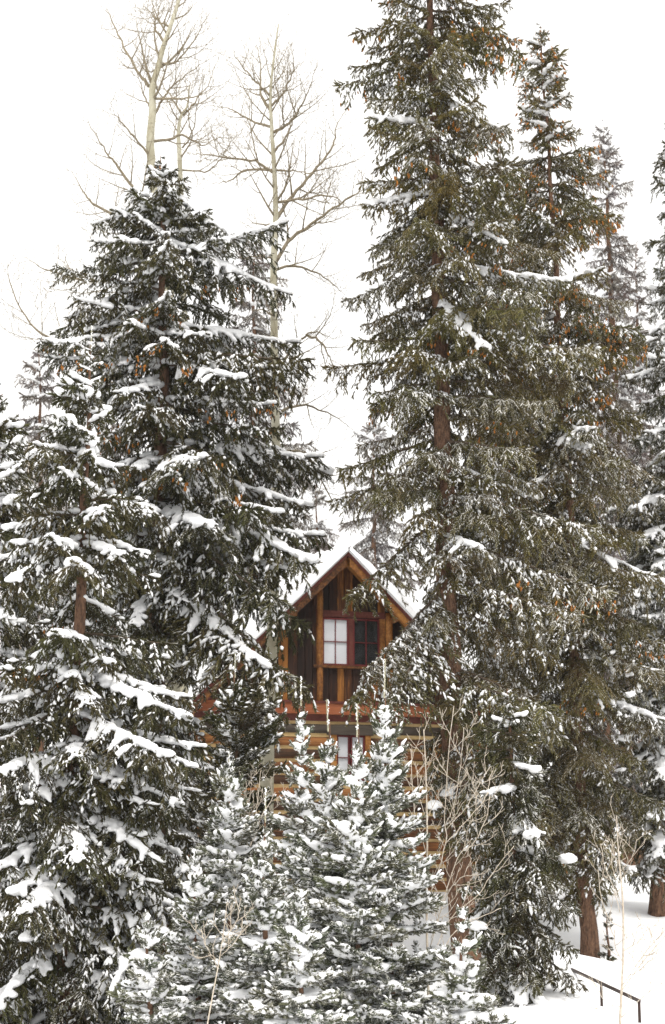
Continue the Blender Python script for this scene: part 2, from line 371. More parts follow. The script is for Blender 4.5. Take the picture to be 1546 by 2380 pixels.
    for sx in (-1, 1):
        def sl(q, off): return [sx * q, RIDGE - q * SL + off]
        def strip(y0, y1, q0, q1, o0, o1, m, nm, par, jit=0.0):
            V = []
            for y in (y0, y1):
                for q in (q0, q1):
                    for o in (o0, o1):
                        X, Z = sl(q, o); V.append([X, y, Z])
            V = np.array(V)
            F = [[0, 1, 3], [0, 3, 2], [4, 6, 7], [4, 7, 5], [0, 4, 5], [0, 5, 1], [2, 3, 7], [2, 7, 6], [1, 5, 7], [1, 7, 3], [0, 2, 6], [0, 6, 4]]
            return part(nm, V, F, m, par)
        dk = strip(-OV + .06, DEP + .4, 0, HW, -.10, -.02, M_ROOF, 'roof_deck', root)
        # soffit boards seen under the overhang
        for k in range(9):
            q0 = .02 + k * (HW - .05) / 9
            strip(-OV + .065, .045, q0, q0 + (HW - .05) / 9 - .012, -.145, -.104, M_RAKE, 'soffit_board', dk)
        strip(-OV + .0, -OV + .055, .0, HW + .05, -.10, -.01, M_FASCIA, 'fascia', dk)
        strip(-OV + .02, -OV + .14, .04, HW + .02, -.29, -.104, M_RAKE, 'rake_beam', dk)
        for q in (.0, 1.15, 2.3, 3.3):
            X, Z = sl(q, -.25)
            if q == 0 and sx > 0: continue
            Vt, Ft = tube([[X, y, Z] for y in np.linspace(-OV + .18, .3, 4)], [.075] * 4, 9); part('purlin', Vt, Ft, M_RAKE, dk, True)
        # snow blanket on this slope
        nq, ny = 60, 110; Vs = []
        for iy in range(ny):
            for iq in range(nq):
                q = (HW + .12) * iq / (nq - 1); y = -OV - .06 + (DEP + .9) * iy / (ny - 1)
                edge = min(1, (y + OV + .06) / .12, (HW + .12 - q) / .15); edge = max(0, edge) ** .5
                thk = (.30 if sx < 0 else .17) * (.85 + .75 * mnoise.noise(Vector((q * 1.4 + 5 * sx, y * 1.1, 3))) + .25 * mnoise.noise(Vector((q * 4, y * 4, 9)))) * edge + .015
                X, Z = sl(q, 0); Vs.append([X + sx * thk * .5, y - .05 * thk, Z + thk])
        Vs = np.array(Vs); top = len(Vs)
        Vbt = Vs.copy(); 
        for iy in range(ny):
            for iq in range(nq):
                q = (HW + .12) * iq / (nq - 1); X, Z = sl(q, -.012); Vbt[iy * nq + iq] = [X, -OV - .05 + (DEP + .88) * iy / (ny - 1), Z]
        i = (np.arange(ny - 1)[:, None] * nq + np.arange(nq - 1)[None]).ravel()
        Q = np.stack([i, i + 1, i + nq + 1, i + nq], -1)
        rim = [(k, k + 1) for k in range(nq - 1)] + [(k * nq + nq - 1, (k + 1) * nq + nq - 1) for k in range(ny - 1)] + [((ny - 1) * nq + k, (ny - 1) * nq + k + 1) for k in range(nq - 1)]
        S = np.array([[a, b_, b_ + top, a + top] for a, b_ in rim])
        part('roof_snow', np.concatenate([Vs, Vbt]), np.concatenate([Q, Q + top, S]), M_SNOW, root, True)
    return root
build_cabin()

# ------------------------------------------------------------------ spruce boughs (shared meshes)
def frames(D):
    D = D / (np.linalg.norm(D, axis=1)[:, None] + 1e-9)
    ref = np.where(np.abs(D[:, 2:3]) < .9, np.array([[0, 0, 1.0]]), np.array([[1.0, 0, 0]]))
    A = np.cross(D, ref); A /= np.linalg.norm(A, axis=1)[:, None] + 1e-9
    return D, A, np.cross(D, A)
def twig_template(nn, sides=3, reach=2.3):
    V = []; F = []
    for x, r in ((0, .55), (.45, 1.0), (.82, .75)):
        for k in range(sides):
            t = 2 * math.pi * k / sides; V.append((x, r * math.cos(t), r * math.sin(t)))
    V.append((1.0, 0, 0)); tip = len(V) - 1
    for a in range(2):
        for k in range(sides):
            k2 = (k + 1) % sides; i, j, m, o = a * sides + k, a * sides + k2, (a + 1) * sides + k2, (a + 1) * sides + k
            F += [(i, j, m), (i, m, o)]
    for k in range(sides): F.append((2 * sides + k, 2 * sides + (k + 1) % sides, tip))
    g = 2.399963
    for i in range(nn):
        x = .06 + .86 * i / max(1, nn - 1); t = i * g; ct, st = math.cos(t), math.sin(t)
        n0 = len(V); w_ = .55
        V += [(x - .05, .6 * ct - w_ * st, .6 * st + w_ * ct), (x - .05, .6 * ct + w_ * st, .6 * st - w_ * ct), (x + .20, reach * ct, reach * st)]
        F.append((n0, n0 + 1, n0 + 2))
    return np.array(V, float), np.array(F, int)
TW_N = twig_template(16, 4, 2.0); TW_M = twig_template(12, 3, 2.6)
def scatter(mb, T, P, D, Ln, Rd, m=0):
    TV, TF = T; P = np.asarray(P, float); n = len(P)
    if not n: return
    D, A, B = frames(np.asarray(D, float)); Ln = np.asarray(Ln, float); Rd = np.asarray(Rd, float)
    roll = rng.uniform(0, 6.28, n); A2 = A * np.cos(roll)[:, None] + B * np.sin(roll)[:, None]; B2 = np.cross(D, A2)
    V = P[:, None] + D[:, None] * (Ln[:, None] * TV[None, :, 0])[..., None] + A2[:, None] * (Rd[:, None] * TV[None, :, 1])[..., None] + B2[:, None] * (Rd[:, None] * TV[None, :, 2])[..., None]
    F = TF[None] + (np.arange(n) * len(TV))[:, None, None]
    mb.add(V.reshape(-1, 3), F.reshape(-1, 3), m)
ICO_V = ICO_F = None
def ico():
    global ICO_V, ICO_F
    import bmesh
    bm = bmesh.new(); bmesh.ops.create_icosphere(bm, subdivisions=2, radius=1.0)
    ICO_V = np.array([v.co[:] for v in bm.verts]); ICO_F = np.array([[v.index for v in f.verts] for f in bm.faces]); bm.free()
ico()
ICO1 = None
def ico1():
    global ICO1
    import bmesh
    bm = bmesh.new(); bmesh.ops.create_icosphere(bm, subdivisions=1, radius=1.0)
    ICO1 = (np.array([v.co[:] for v in bm.verts]), np.array([[v.index for v in f.verts] for f in bm.faces])); bm.free()
ico1()
def blobs_mesh(name, C, R, vox, remesh=True):
    """snow: a union of lumps, remeshed into one rounded skin. R (n,3) radii"""
    C = np.asarray(C, float); R = np.asarray(R, float)
    TV, TF = (ICO_V, ICO_F) if remesh else ICO1
    V = C[:, None] + TV[None] * R[:, None]
    if not remesh: V = V + rng.normal(0, 1, V.shape) * R[:, None] * .12
    F = (TF[None] + (np.arange(len(C)) * len(TV))[:, None, None]).reshape(-1, 3)
    me = mesh_from(name, V.reshape(-1, 3), F, [M_SNOW], smooth=True)
    if not remesh: return me
    o = bpy.data.objects.new('tmp', me); COL.objects.link(o)
    md = o.modifiers.new('r', 'REMESH'); md.mode = 'VOXEL'; md.voxel_size = vox; md.use_smooth_shade = True
    sm = o.modifiers.new('s', 'SMOOTH'); sm.iterations = 3; sm.factor = .5
    dg = bpy.context.evaluated_depsgraph_get(); dg.update()
    out = bpy.data.meshes.new_from_object(o.evaluated_get(dg)); out.name = name
    bpy.data.objects.remove(o); bpy.data.meshes.remove(me)
    out.materials.clear(); out.materials.append(M_SNOW)
    # uneven the skin a little
    n = len(out.vertices); co = np.empty(n * 3, np.float32); out.vertices.foreach_get('co', co)
    co = co.reshape(-1, 3); co += np.array([[mnoise.noise(Vector(c * 16)), mnoise.noise(Vector(c * 16 + 31)), mnoise.noise(Vector(c * 16 + 77))] for c in co.astype(float)]) * .010 if n < 60000 else 0
    out.vertices.foreach_set('co', co.ravel()); out.update()
    return out

class Bough: pass
def gen_bough(L, kind, seed):
    """bough along +X. kind: 'old' hangs its branchlets, 'young' holds them out and up"""
    global rng
    rng = np.random.default_rng(seed); rnd = random.Random(seed)
    old = kind == 'old'
    mb = MB(); B = Bough(); B.L = L; B.kind = kind
    c1, c2, c3 = (-.05 + rnd.uniform(-.05, .05), -.34, .22) if old else (.02 + rnd.uniform(-.05, .05), -.20, .22)
    wy = rnd.uniform(-.05, .05); wp = rnd.uniform(0, 6)
    def ax(s): return np.array([L * s * (1 - .03 * s), L * wy * math.sin(3 * s + wp) * s, L * (c1 * s + c2 * s * s + c3 * s ** 3)])
    ss = np.linspace(0, 1, 14); A = np.array([ax(s) for s in ss])
    mb.add(*tube(A, np.interp(ss, [0, .6, 1], [.012 + .009 * L, .008 + .003 * L, .004]), 5), 1)
    P, D, LN, RD = [], [], [], []
    snowC, snowR, spC, spR = [], [], [], []
    tips = []
    RT = .0112 if old else .0112
    def twig(p, d, ln, r=RT): P.append(p); D.append(d); LN.append(ln); RD.append(r * rnd.uniform(.8, 1.25))
    # needles round the main axis
    s = .12 if old else .05
    while s < 1:
        p = ax(s); t = ax(min(1, s + .02)) - ax(s - .02); t /= np.linalg.norm(t)
        for _ in range(2):
            d = t * .9 + rng.normal(0, .45, 3); twig(p, d, rnd.uniform(.07, .14) if old else rnd.uniform(.06, .11))
        s += (.05 if old else .035) / L
    twig(ax(.97), ax(1) - ax(.95), .11, RT * 1.2)
    W = (.46 if L < 1.2 else .40) if old else .45
    s = .07; side = 1; step = (.066 if old else .048) / L
    ph = rnd.uniform(0, 10)
    lim = .62; hang = rnd.uniform(.02, .15)
    while s < .985:
        side = -side
        if mnoise.noise(Vector((s * L * 2.3 + ph * 3, side * .7, ph))) < -.22 and rnd.random() < .6:
            s += step; continue
        sh = min(1, s / .28) ** .8 * (1 - s) ** .62 + .05
        l = min(lim, L * W * sh * rnd.uniform(.55, 1.25)) + .03
        p0 = ax(s); t = ax(s + .01) - ax(s - .01); t /= np.linalg.norm(t)
        ang = math.radians(rnd.uniform(42, 72)); zt = rnd.uniform(-.35, .15) if old else rnd.uniform(-.05, .4)
        d0 = t * math.cos(ang) + np.array([0, side * math.sin(ang), zt]); d0 /= np.linalg.norm(d0)
        dro = rnd.uniform(.35, .85) if old else rnd.uniform(-.15, .15)
        def bl(q): return p0 + d0 * l * q + np.array([0, 0, -dro * l * q * q])
        nseg = 4; qs = np.linspace(0, 1, nseg)
        mb.add(*tube([bl(q) for q in qs], np.linspace(.0045, .002, nseg), 3, cap=False), 1)
        tips.append(bl(1.0))
        q = .08; sd = 1
        while q < 1.0:
            sd = -sd; b_ = bl(q); tb = bl(q + .05) - bl(q - .05); tb /= np.linalg.norm(tb) + 1e-9
            lat = np.cross(tb, [0, 0, 1]); lat /= np.linalg.norm(lat) + 1e-9
            if old:
                d = tb * rnd.uniform(.4, .9) + lat * sd * rnd.uniform(.2, .8) + np.array([0, 0, -rnd.uniform(.1, 1.1)])
                twig(b_, d, rnd.uniform(.08, .18) * (1.1 - .35 * q))
                if rnd.random() < hang and l > .12:      # a hanging strand
                    hl = rnd.uniform(.10, .40); hx = rng.normal(0, .18, 2)
                    for k in range(int(hl / .05)):
                        hp = b_ + np.array([hx[0] * k * .05, hx[1] * k * .05, -k * .05])
                        twig(hp, np.array([rnd.uniform(-.6, .6), rnd.uniform(-.6, .6), -1.0]), rnd.uniform(.06, .12), RT * .9)
            else:
                d = tb * rnd.uniform(.6, 1.0) + lat * sd * rnd.uniform(.4, .9) + np.array([0, 0, rnd.uniform(-.3, .45)])
                twig(b_, d, rnd.uniform(.06, .115) * (1.15 - .4 * q))
            nzs = mnoise.noise(Vector((b_[0] * 3.0 + ph, b_[1] * 3.0, b_[2] * 3.0 + 5)))
            if rnd.random() < ((.62 if nzs > .02 else .06) if old else (.70 if nzs > -.05 else .12)):
                dn = d / np.linalg.norm(d); r = rnd.uniform(.014, .034)
                spC.append(b_ + dn * rnd.uniform(.0, .03) + np.array([0, 0, .016])); spR.append((*dn, r))
            q += (.046 if old else .032) / l
        twig(bl(.93), bl(1) - bl(.9), .085, RT * 1.15)
        # snow lying on this branchlet
        qmax = rnd.uniform(.2, .85) if old else rnd.uniform(.3, .95)
        if rnd.random() < .22: qmax = .08
        for q in np.arange(.0, qmax, .030 / l):
            b_ = bl(q); nz = mnoise.noise(Vector((b_[0] * 4.2 + ph, b_[1] * 4.2, ph)))
            if nz > (-.05 if old else -.22):
                r = (.030 + .050 * nz if old else .034 + .045 * nz) * rnd.uniform(.8, 1.2) * (1.25 - .6 * q)
                snowC.append(b_ + np.array([0, 0, .014 + r * .25])); snowR.append((r * 1.25, r * 1.25, r * .85))
        s += step * rnd.uniform(.7, 1.3)
    for s in np.arange(.06, 1.0, .03 / L):
        p = ax(s); nz = mnoise.noise(Vector((p[0] * 2.6 + ph + 9, 0, ph)))
        if nz > -.22:
            r = (.054 + .066 * nz) * (1 if old else .9) * rnd.uniform(.85, 1.2) * (1 - .35 * s)
            snowC.append(p + np.array([rnd.uniform(-.01, .01), rnd.uniform(-.05, .05), .02 + r * .3])); snowR.append((r * 1.3, r * 1.25, r * .75))
    scatter(mb, TW_M if old else TW_N, P, D, LN, RD, 0)
    nm = 'bough_%s_%d' % (kind, seed)
    B.mesh = mb.mesh(nm, [M_NEEDLE, M_TWIG])
    B.heavy = blobs_mesh('snow_pad', snowC, snowR, .020)
    if len(spC) < 3:
        for t_ in tips[:4]: spC.append(t_ + np.array([0, 0, .012])); spR.append((1.0, .1, -.2, .02))
    lm = MB(); spR = np.array(spR); m_ = len(spC)
    ridge = (np.stack([(ICO1[0][:, 0] + 1) / 2, ICO1[0][:, 1], ICO1[0][:, 2]], -1) + rng.normal(0, .15, ICO1[0].shape), ICO1[1])
    scatter(lm, ridge, spC, spR[:, :3], rng.uniform(.03, .12, m_), spR[:, 3] * rng.uniform(.35, .85, m_))
    sm_ = rng.permutation(m_)[:int(m_ * .7)]; spC2 = np.array(spC)[sm_] + rng.normal(0, .02, (len(sm_), 3))
    scatter(lm, ridge, spC2, spR[sm_, :3] + rng.normal(0, .4, (len(sm_), 3)), rng.uniform(.02, .06, len(sm_)), rng.uniform(.004, .012, len(sm_)))
    B.light = lm.mesh('snow_clump', [M_SNOW], True)
    # cones hanging from branchlet tips
    cm = MB()
    cand = [t for t in tips if t[0] > L * .35]
    for t in cand:
        for _ in range(rnd.choice((0, 0, 1, 3, 5))):
            p = t + rng.normal(0, .045, 3); ln = rnd.uniform(.05, .085)
            Z = np.linspace(0, 1, 5); dx, dy = rng.normal(0, .14, 2)
            Pp = np.stack([p[0] + dx * ln * Z, p[1] + dy * ln * Z, p[2] - ln * Z], -1)
            cm.add(*tube(Pp, np.array([.35, .95, 1, .75, .2]) * rnd.uniform(.012, .017), 6))
    B.cone = cm.mesh('cone_cluster', [M_CONE], True) if cm.n else None
    return B
BOUGHS = {'old': [], 'young': []}
sd = 11
for L, n in ((.35, 2), (.7, 3), (1.15, 3), (1.7, 3), (2.4, 3)):
    for _ in range(n): BOUGHS['old'].append(gen_bough(L, 'old', sd)); sd += 1
for L, n in ((.16, 2), (.34, 3), (.65, 3), (1.1, 3)):
    for _ in range(n): BOUGHS['young'].append(gen_bough(L, 'young', sd)); sd += 1
rng = np.random.default_rng(99)
def pick_bough(kind, L):
    c = BOUGHS[kind]; best = min(abs(math.log(b.L / L)) for b in c)
    return random.choice([b for b in c if abs(math.log(b.L / L)) < best + .05])

def leader_mesh(h):
    mb = MB(); zs = np.linspace(0, h, 6)
    mb.add(*tube([[0, 0, z] for z in zs], np.linspace(.009, .005, 6), 6), 1)
    n = int(h / .011); P = []; D = []
    for i in range(n):
        z = h * i / n; t = i * 2.4
        P.append([0, 0, z]); D.append([math.cos(t), math.sin(t), 1.1])
    scatter(mb, TW_M, P, D, [.026] * n, [.0030] * n, 0)
    return mb.mesh('leader', [M_NEEDLE, M_LEAD])
LEADERS = [leader_mesh(h) for h in (.28, .38, .46)]
def leader_snow(h):
    C = []; R = []
    for z in np.arange(.02, h, .016):
        if mnoise.noise(Vector((0, 0, z * 9 + h))) > .0:
            r = U(.006, .012); C.append([U(-.01, .01), -.008 + U(-.006, .006), z]); R.append((r, r, r))
    return blobs_mesh('snow_clump', C, R, .01, False)
LSNOW = [leader_snow(h) for h in (.28, .38, .46)]

# gaps between the boughs through which the cabin shows (picture units)
CLEAR = [(1015, 1510, 1095, 1585), (825, 1285, 985, 1440), (748, 1425, 850, 1545), (485, 1500, 590, 1610), (630, 1625, 990, 1690), (690, 1330, 780, 1430), (700, 1550, 765, 1640), (630, 1690, 720, 1900)]
def build_spruce(name, label, Y, path, prof, kind='old', col=(.045, .05, .03), frost=.35, snow=.5, light=.5, cones=0., cone_top=.5,
                 dz=.30, nb=5, r0=None, low=None, specials=(), group=None, cat='spruce tree', lead=None, pitch=(38, 4, -18), jit=.16, up_only=False, gap=.0):
    """path: picture points of the trunk, apex first. prof: (y, half width left, half width right) in picture units."""
    pts = [at(x, y, Y) for x, y in path][::-1]
    gz = ground_z(pts[0].x, Y)
    base = Vector((pts[0].x, Y, gz))
    if pts[0].z > gz + .05: pts.insert(0, Vector((pts[0].x, Y, gz - .15)))
    else: pts[0].z = gz - .15
    H = pts[-1].z - gz
    root = thing(name, label, cat, base, group)
    zz = np.array([p.z for p in pts]); xx = np.array([p.x for p in pts])
    def tx(z): return float(np.interp(z, zz, xx))
    r0 = r0 or (.010 * H + .03)
    # trunk
    n = max(8, int(H / .35)); zs = np.linspace(pts[0].z, pts[-1].z, n)
    xs = np.array([tx(z) for z in zs]); xs[1:-1] = (xs[:-2] + 2 * xs[1:-1] + xs[2:]) / 4
    P = [[xs[i] - base.x + .02 * math.sin(i * .9), .02 * math.cos(i * .7), zs[i] - base.z] for i in range(n)]
    q = (zs - gz) / H; R = r0 * np.clip(1 - q, 0, 1) ** .85 + .006; R = R * (1 + .35 * np.exp(-np.clip(q * H, 0, 9) / .35))
    link('trunk', mesh_from('trunk', *tube(P, R, 14, wob=.035), [M_BARK], smooth=True), root)
    crown = empty('crown', root); snw = empty('snow', root); cn = empty('cones', root) if cones > 0 else None
    # half widths in metres against height
    py = np.array([p[0] for p in prof], float)
    def width(z, az):
        p = Vector((tx(z), Y, z)); _, y = proj(p); sc = (Y * cP + z * sP) / FPX
        l = np.interp(y, py, [p_[1] for p_ in prof]) * sc; r = np.interp(y, py, [p_[2] for p_ in prof]) * sc
        c = math.cos(az); return (l + (r - l) * (c + 1) / 2)
    ztop, zlow = pts[-1].z, at(path[-1][0], prof[-1][0], Y).z
    zlow = max(zlow, gz + .12)
    cnt = [0]; seed_ = U(0, 50)
    def blocks(p, az, pit, L):
        d = Vector((math.cos(az) * math.cos(pit), math.sin(az) * math.cos(pit), math.sin(pit)))
        for f in (.25, .5, .75, 1.0):
            for dr in (.02, .26):
                x, y = proj(p + d * (L * f) - Vector((0, 0, L * dr * f + (.12 if dr > .1 else 0))))
                for (x0, y0, x1, y1) in CLEAR:
                    if x0 < x < x1 and y0 < y < y1: return True
        return False
    def put(p, az, pit, L, load, light_p, cone_p, free=False):
        if not free and Y < 34 and kind == 'old' and blocks(p, az, pit, L) and random.random() < .9: return
        tip = p + Vector((math.cos(az) * math.cos(pit), math.sin(az) * math.cos(pit), math.sin(pit))) * L
        x0, y0 = proj(p); x1, y1 = proj(tip)
        if max(x0, x1) < -190 or min(x0, x1) > 1740 or max(y0, y1) < -260 or min(y0, y1) > 2640: return
        bo = pick_bough(kind, L); s = L / bo.L
        rot = (U(-.18, .18), -pit, az)
        loc = p - base
        o = link('bough', bo.mesh, crown, loc, rot, s)
        v = U(.75, 1.3); o.color = (col[0] * v * U(.92, 1.1), col[1] * v, col[2] * v * U(.85, 1.15), min(1, max(0, frost + U(-.16, .16))))
        if random.random() < load: link('snow_pad', bo.heavy, snw, loc, rot, s)
        if random.random() < light_p: link('snow_clump', bo.light, snw, loc, rot, s, kind='stuff')
        if cn is not None and bo.cone and random.random() < cone_p: link('cone_cluster', bo.cone, cn, loc, rot, s, kind='stuff')
        cnt[0] += 1
    z = ztop - ((.31 if lead else .06) if kind == 'young' else .12); az0 = U(0, 6); k = 0
    while z > zlow:
        t = (ztop - z) / max(.1, ztop - zlow)
        m = nb if width(z, math.pi / 2) > .25 else max(3, nb - 1)
        for j in range(m):
            if gap and random.random() < gap: continue
            az = az0 + j * 2 * math.pi / m + U(-.45, .45); zb = z + U(-.45, .45) * dz
            pit = math.radians(np.interp(t, [0, .3, 1], pitch) + U(-9, 9))
            irr = mnoise.noise(Vector((math.cos(az) * 1.3 + seed_, math.sin(az) * 1.3, zb * (.85 if kind == 'old' else 2.2))))
            if irr < -.42 and kind == 'old' and t > .05: continue
            L = width(zb, az) * U(1 - jit * 2.0, 1 + jit) * (1 + .42 * irr) / max(.6, math.cos(pit))
            if kind == 'young': L = L * .86 - .035
            if L < .07: L = .07
            L = min(L, 3.4)
            put(Vector((tx(zb), Y, zb)), az, pit, L, snow, light, cones * (1 if t < cone_top else .15))
        az0 += 2.4; z -= dz * U(.8, 1.2) * np.interp(t, [0, .12, 1], [.55, 1, 1.05])
    for (yt, tipx, tipy, dY, load) in specials:
        p = None
        a = at(np.interp(yt, [q_[1] for q_ in path], [q_[0] for q_ in path]), yt, Y); b_ = at(tipx, tipy, Y + dY)
        d = b_ - a; put(a, math.atan2(d.y, d.x), math.atan2(d.z, math.hypot(d.x, d.y)), d.length, load, 1, 1 if cones > .3 and yt < 900 else 0, True)
    if lead is not None:
        o = link('leader', LEADERS[lead], root, pts[-1] - base - Vector((0, 0, .10)), (U(-.05, .05), U(-.05, .05), U(0, 6)))
        o.color = (.24, .24, .13, .5)
        link('snow_clump', LSNOW[lead], snw, pts[-1] - base - Vector((0, 0, .10)), kind='stuff')
    if not snw.children: bpy.data.objects.remove(snw)
    if cn is not None and not cn.children: bpy.data.objects.remove(cn)
    return root

OLIVE = (.088, .074, .022); DARK = (.050, .047, .016); GREYG = (.085, .092, .056); FAR_HAZE = (.11, .09, .08)
# the two big spruces that frame the cabin
build_spruce('spruce_tree', 'tall spruce with heavy snow pads and brown cones, aspens rising behind its tip', 33,
    [(375, 362), (380, 900), (363, 1400), (355, 2200)],
    [(362, 4, 4), (400, 34, 34), (450, 62, 70), (500, 130, 140), (560, 165, 150), (640, 190, 315), (700, 255, 340), (850, 245, 355), (1000, 260, 410), (1200, 265, 410), (1280, 260, 330), (1340, 260, 180), (1450, 270, 120), (1650, 280, 120), (1750, 290, 200), (2100, 250, 190)],
    col=DARK, frost=.30, snow=.70, light=1, cones=.16, cone_top=.5, dz=.34, nb=6, r0=.24, pitch=(20, -2, -20),
    specials=[(560, 690, 640, -.6, 1), (460, 205, 505, -.3, 1), (440, 570, 515, -.2, 1), (640, 140, 715, -.4, 1), (1300, 735, 1540, -2.2, 0), (1250, 735, 1400, -1.4, 0), (1390, 690, 1610, -2.0, 0), (1340, 640, 1500, -2.0, 1), (1220, 690, 1350, -1.8, 0), (1150, 760, 1240, -1.4, 1)])
build_spruce('spruce_tree', 'tallest spruce with reddish trunk, frosted olive boughs, standing before the cabin gable', 32,
    [(985, -430), (1000, 0), (1015, 450), (1027, 900), (1040, 1400), (1052, 1700), (1085, 2275)],
    [(-430, 4, 4), (-300, 60, 60), (-100, 130, 125), (0, 165, 130), (100, 165, 210), (160, 215, 190), (230, 190, 160), (300, 195, 190), (450, 180, 270), (600, 215, 310), (800, 215, 320), (1000, 250, 320), (1120, 255, 320), (1180, 190, 310), (1240, 110, 310), (1380, 90, 310), (1430, 170, 320), (1560, 190, 320), (1620, 100, 300), (1700, 50, 280), (1850, 40, 230), (1950, 30, 150)],
    col=OLIVE, frost=.47, snow=.05, light=.55, cones=.4, cone_top=.25, dz=.36, nb=5, r0=.225,
    specials=[(60, 1232, 95, -.5, 0), (40, 1215, 55, .2, 0), (140, 768, 165, -.2, 0), (1400, 775, 1590, -1.6, 0), (1370, 805, 1530, -1.3, 0), (1390, 860, 1610, -2.0, 0), (1200, 775, 1350, -1.2, 0), (230, 1200, 262, -.8, 1), (480, 1200, 535, -1.2, 1), (700, 1140, 760, -1.4, 1)])
build_spruce('spruce_tree', 'spruce with narrow pointed top and orange cones, its bare trunk foot above the snowbank', 34.5,
    [(1255, 62), (1285, 500), (1310, 1000), (1333, 1400), (1345, 1900), (1372, 2224)],
    [(62, 3, 3), (100, 24, 24), (200, 48, 42), (300, 58, 62), (450, 110, 125), (600, 150, 160), (800, 175, 190), (1000, 190, 210), (1200, 200, 215), (1500, 200, 210), (1800, 200, 175), (2000, 150, 110), (2080, 60, 55)],
    col=OLIVE, frost=.47, snow=.10, light=.5, cones=.6, cone_top=.42, dz=.36, nb=6, r0=.145)
build_spruce('spruce_tree', 'snow-padded spruce with thin leader beside the taller coned spruce', 26,
    [(213, 800), (190, 1300), (162, 1900), (145, 2380), (140, 2480)],
    [(800, 3, 3), (840, 25, 20), (950, 70, 55), (1100, 150, 110), (1300, 215, 190), (1500, 230, 200), (1620, 250, 270), (1780, 270, 300), (1950, 280, 310), (2150, 300, 350), (2450, 320, 390)],
    col=DARK, frost=.30, snow=.75, light=1, cones=.06, cone_top=.4, dz=.30, nb=6, r0=.15, lead=1,
    specials=[(1560, 462, 1600, -.8, 1), (1660, 480, 1745, -.6, 1), (1250, 0, 1320, -.6, 1), (1060, 60, 1130, -.4, 1), (1850, 400, 1960, -1, 1)])
build_spruce('spruce_tree', 'dark snow-padded spruce in front of the faint grey spruce, next to the thin-leader spruce', 29,
    [(-8, 890), (-30, 1500), (-40, 2300)],
    [(890, 3, 3), (950, 30, 25), (1150, 110, 140), (1320, 150, 180), (1500, 170, 180), (1800, 200, 190), (2200, 220, 200)],
    col=DARK, frost=.30, snow=.75, light=1, cones=.05, dz=.32, nb=6, r0=.14)
build_spruce('spruce_tree', 'snowy spruce with thick reddish trunk on the far side of the path', 38,
    [(1590, 240), (1570, 900), (1545, 1500), (1527, 2119)],
    [(240, 3, 3), (330, 38, 35), (460, 78, 60), (600, 68, 60), (800, 110, 100), (1000, 125, 120), (1300, 165, 150), (1600, 170, 160), (1850, 150, 150), (1990, 90, 80)],
    col=DARK, frost=.45, snow=.75, light=.95, cones=.0, dz=.34, nb=6, r0=.15)
build_spruce('spruce_tree', 'bushy spruce with drooping lower boughs touching the snow beside the handrail', 27,
    [(1180, 1600), (1195, 2000), (1205, 2420)],
    [(1600, 4, 4), (1680, 45, 45), (1780, 80, 85), (1900, 105, 125), (2050, 125, 145), (2250, 140, 145), (2400, 140, 135)],
    col=DARK, frost=.42, snow=.22, light=.7, dz=.22, nb=6, r0=.07, pitch=(35, -4, -24))
build_spruce('spruce_tree', 'dense spruce filling the space between the two tallest coned spruces', 38,
    [(1160, 330), (1180, 1200), (1200, 2080)],
    [(330, 4, 4), (420, 45, 50), (600, 85, 90), (800, 110, 115), (1000, 130, 135), (1300, 140, 145), (1700, 160, 160), (1950, 150, 150)],
    col=OLIVE, frost=.40, snow=.06, light=.5, cones=.2, dz=.38, nb=5, r0=.16)
build_spruce('spruce_sapling', 'knee-high spruce sapling beside the bare trunk foot of the coned spruce', 34.2,
    [(1412, 2120), (1414, 2262)], [(2120, 2, 2), (2160, 12, 14), (2210, 22, 24), (2255, 26, 28)],
    kind='young', col=DARK, frost=.3, snow=.2, light=.5, dz=.13, nb=4, r0=.02, cat='spruce sapling')
# far spruces, the fading of distance haze put into their colour
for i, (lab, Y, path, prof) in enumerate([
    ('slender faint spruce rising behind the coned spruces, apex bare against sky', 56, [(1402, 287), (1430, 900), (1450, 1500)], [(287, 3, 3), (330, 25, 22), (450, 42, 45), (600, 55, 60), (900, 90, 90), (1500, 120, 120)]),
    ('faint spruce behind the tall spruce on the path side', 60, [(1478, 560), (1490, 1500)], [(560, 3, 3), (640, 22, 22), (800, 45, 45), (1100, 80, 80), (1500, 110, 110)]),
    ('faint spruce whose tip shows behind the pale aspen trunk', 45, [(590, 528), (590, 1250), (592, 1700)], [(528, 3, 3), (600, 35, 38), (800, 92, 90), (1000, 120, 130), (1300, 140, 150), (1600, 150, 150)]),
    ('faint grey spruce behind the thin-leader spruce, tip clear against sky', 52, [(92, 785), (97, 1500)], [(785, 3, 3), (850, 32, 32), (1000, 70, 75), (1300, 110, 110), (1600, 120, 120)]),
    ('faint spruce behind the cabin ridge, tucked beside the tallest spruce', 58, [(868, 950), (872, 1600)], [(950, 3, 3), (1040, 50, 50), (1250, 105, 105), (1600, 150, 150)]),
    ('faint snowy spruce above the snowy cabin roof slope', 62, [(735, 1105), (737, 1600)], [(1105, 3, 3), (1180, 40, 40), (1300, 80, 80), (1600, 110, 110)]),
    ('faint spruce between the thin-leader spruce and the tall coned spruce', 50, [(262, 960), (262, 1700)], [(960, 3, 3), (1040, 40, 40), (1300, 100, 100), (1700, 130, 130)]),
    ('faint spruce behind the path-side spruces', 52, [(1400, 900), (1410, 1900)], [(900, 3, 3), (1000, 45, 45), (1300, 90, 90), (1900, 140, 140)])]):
    build_spruce('spruce_tree', lab, Y, path, prof, col=FAR_HAZE, frost=.50, snow=.30, light=.5, dz=.46, nb=5, group='faint spruces behind the cabin')
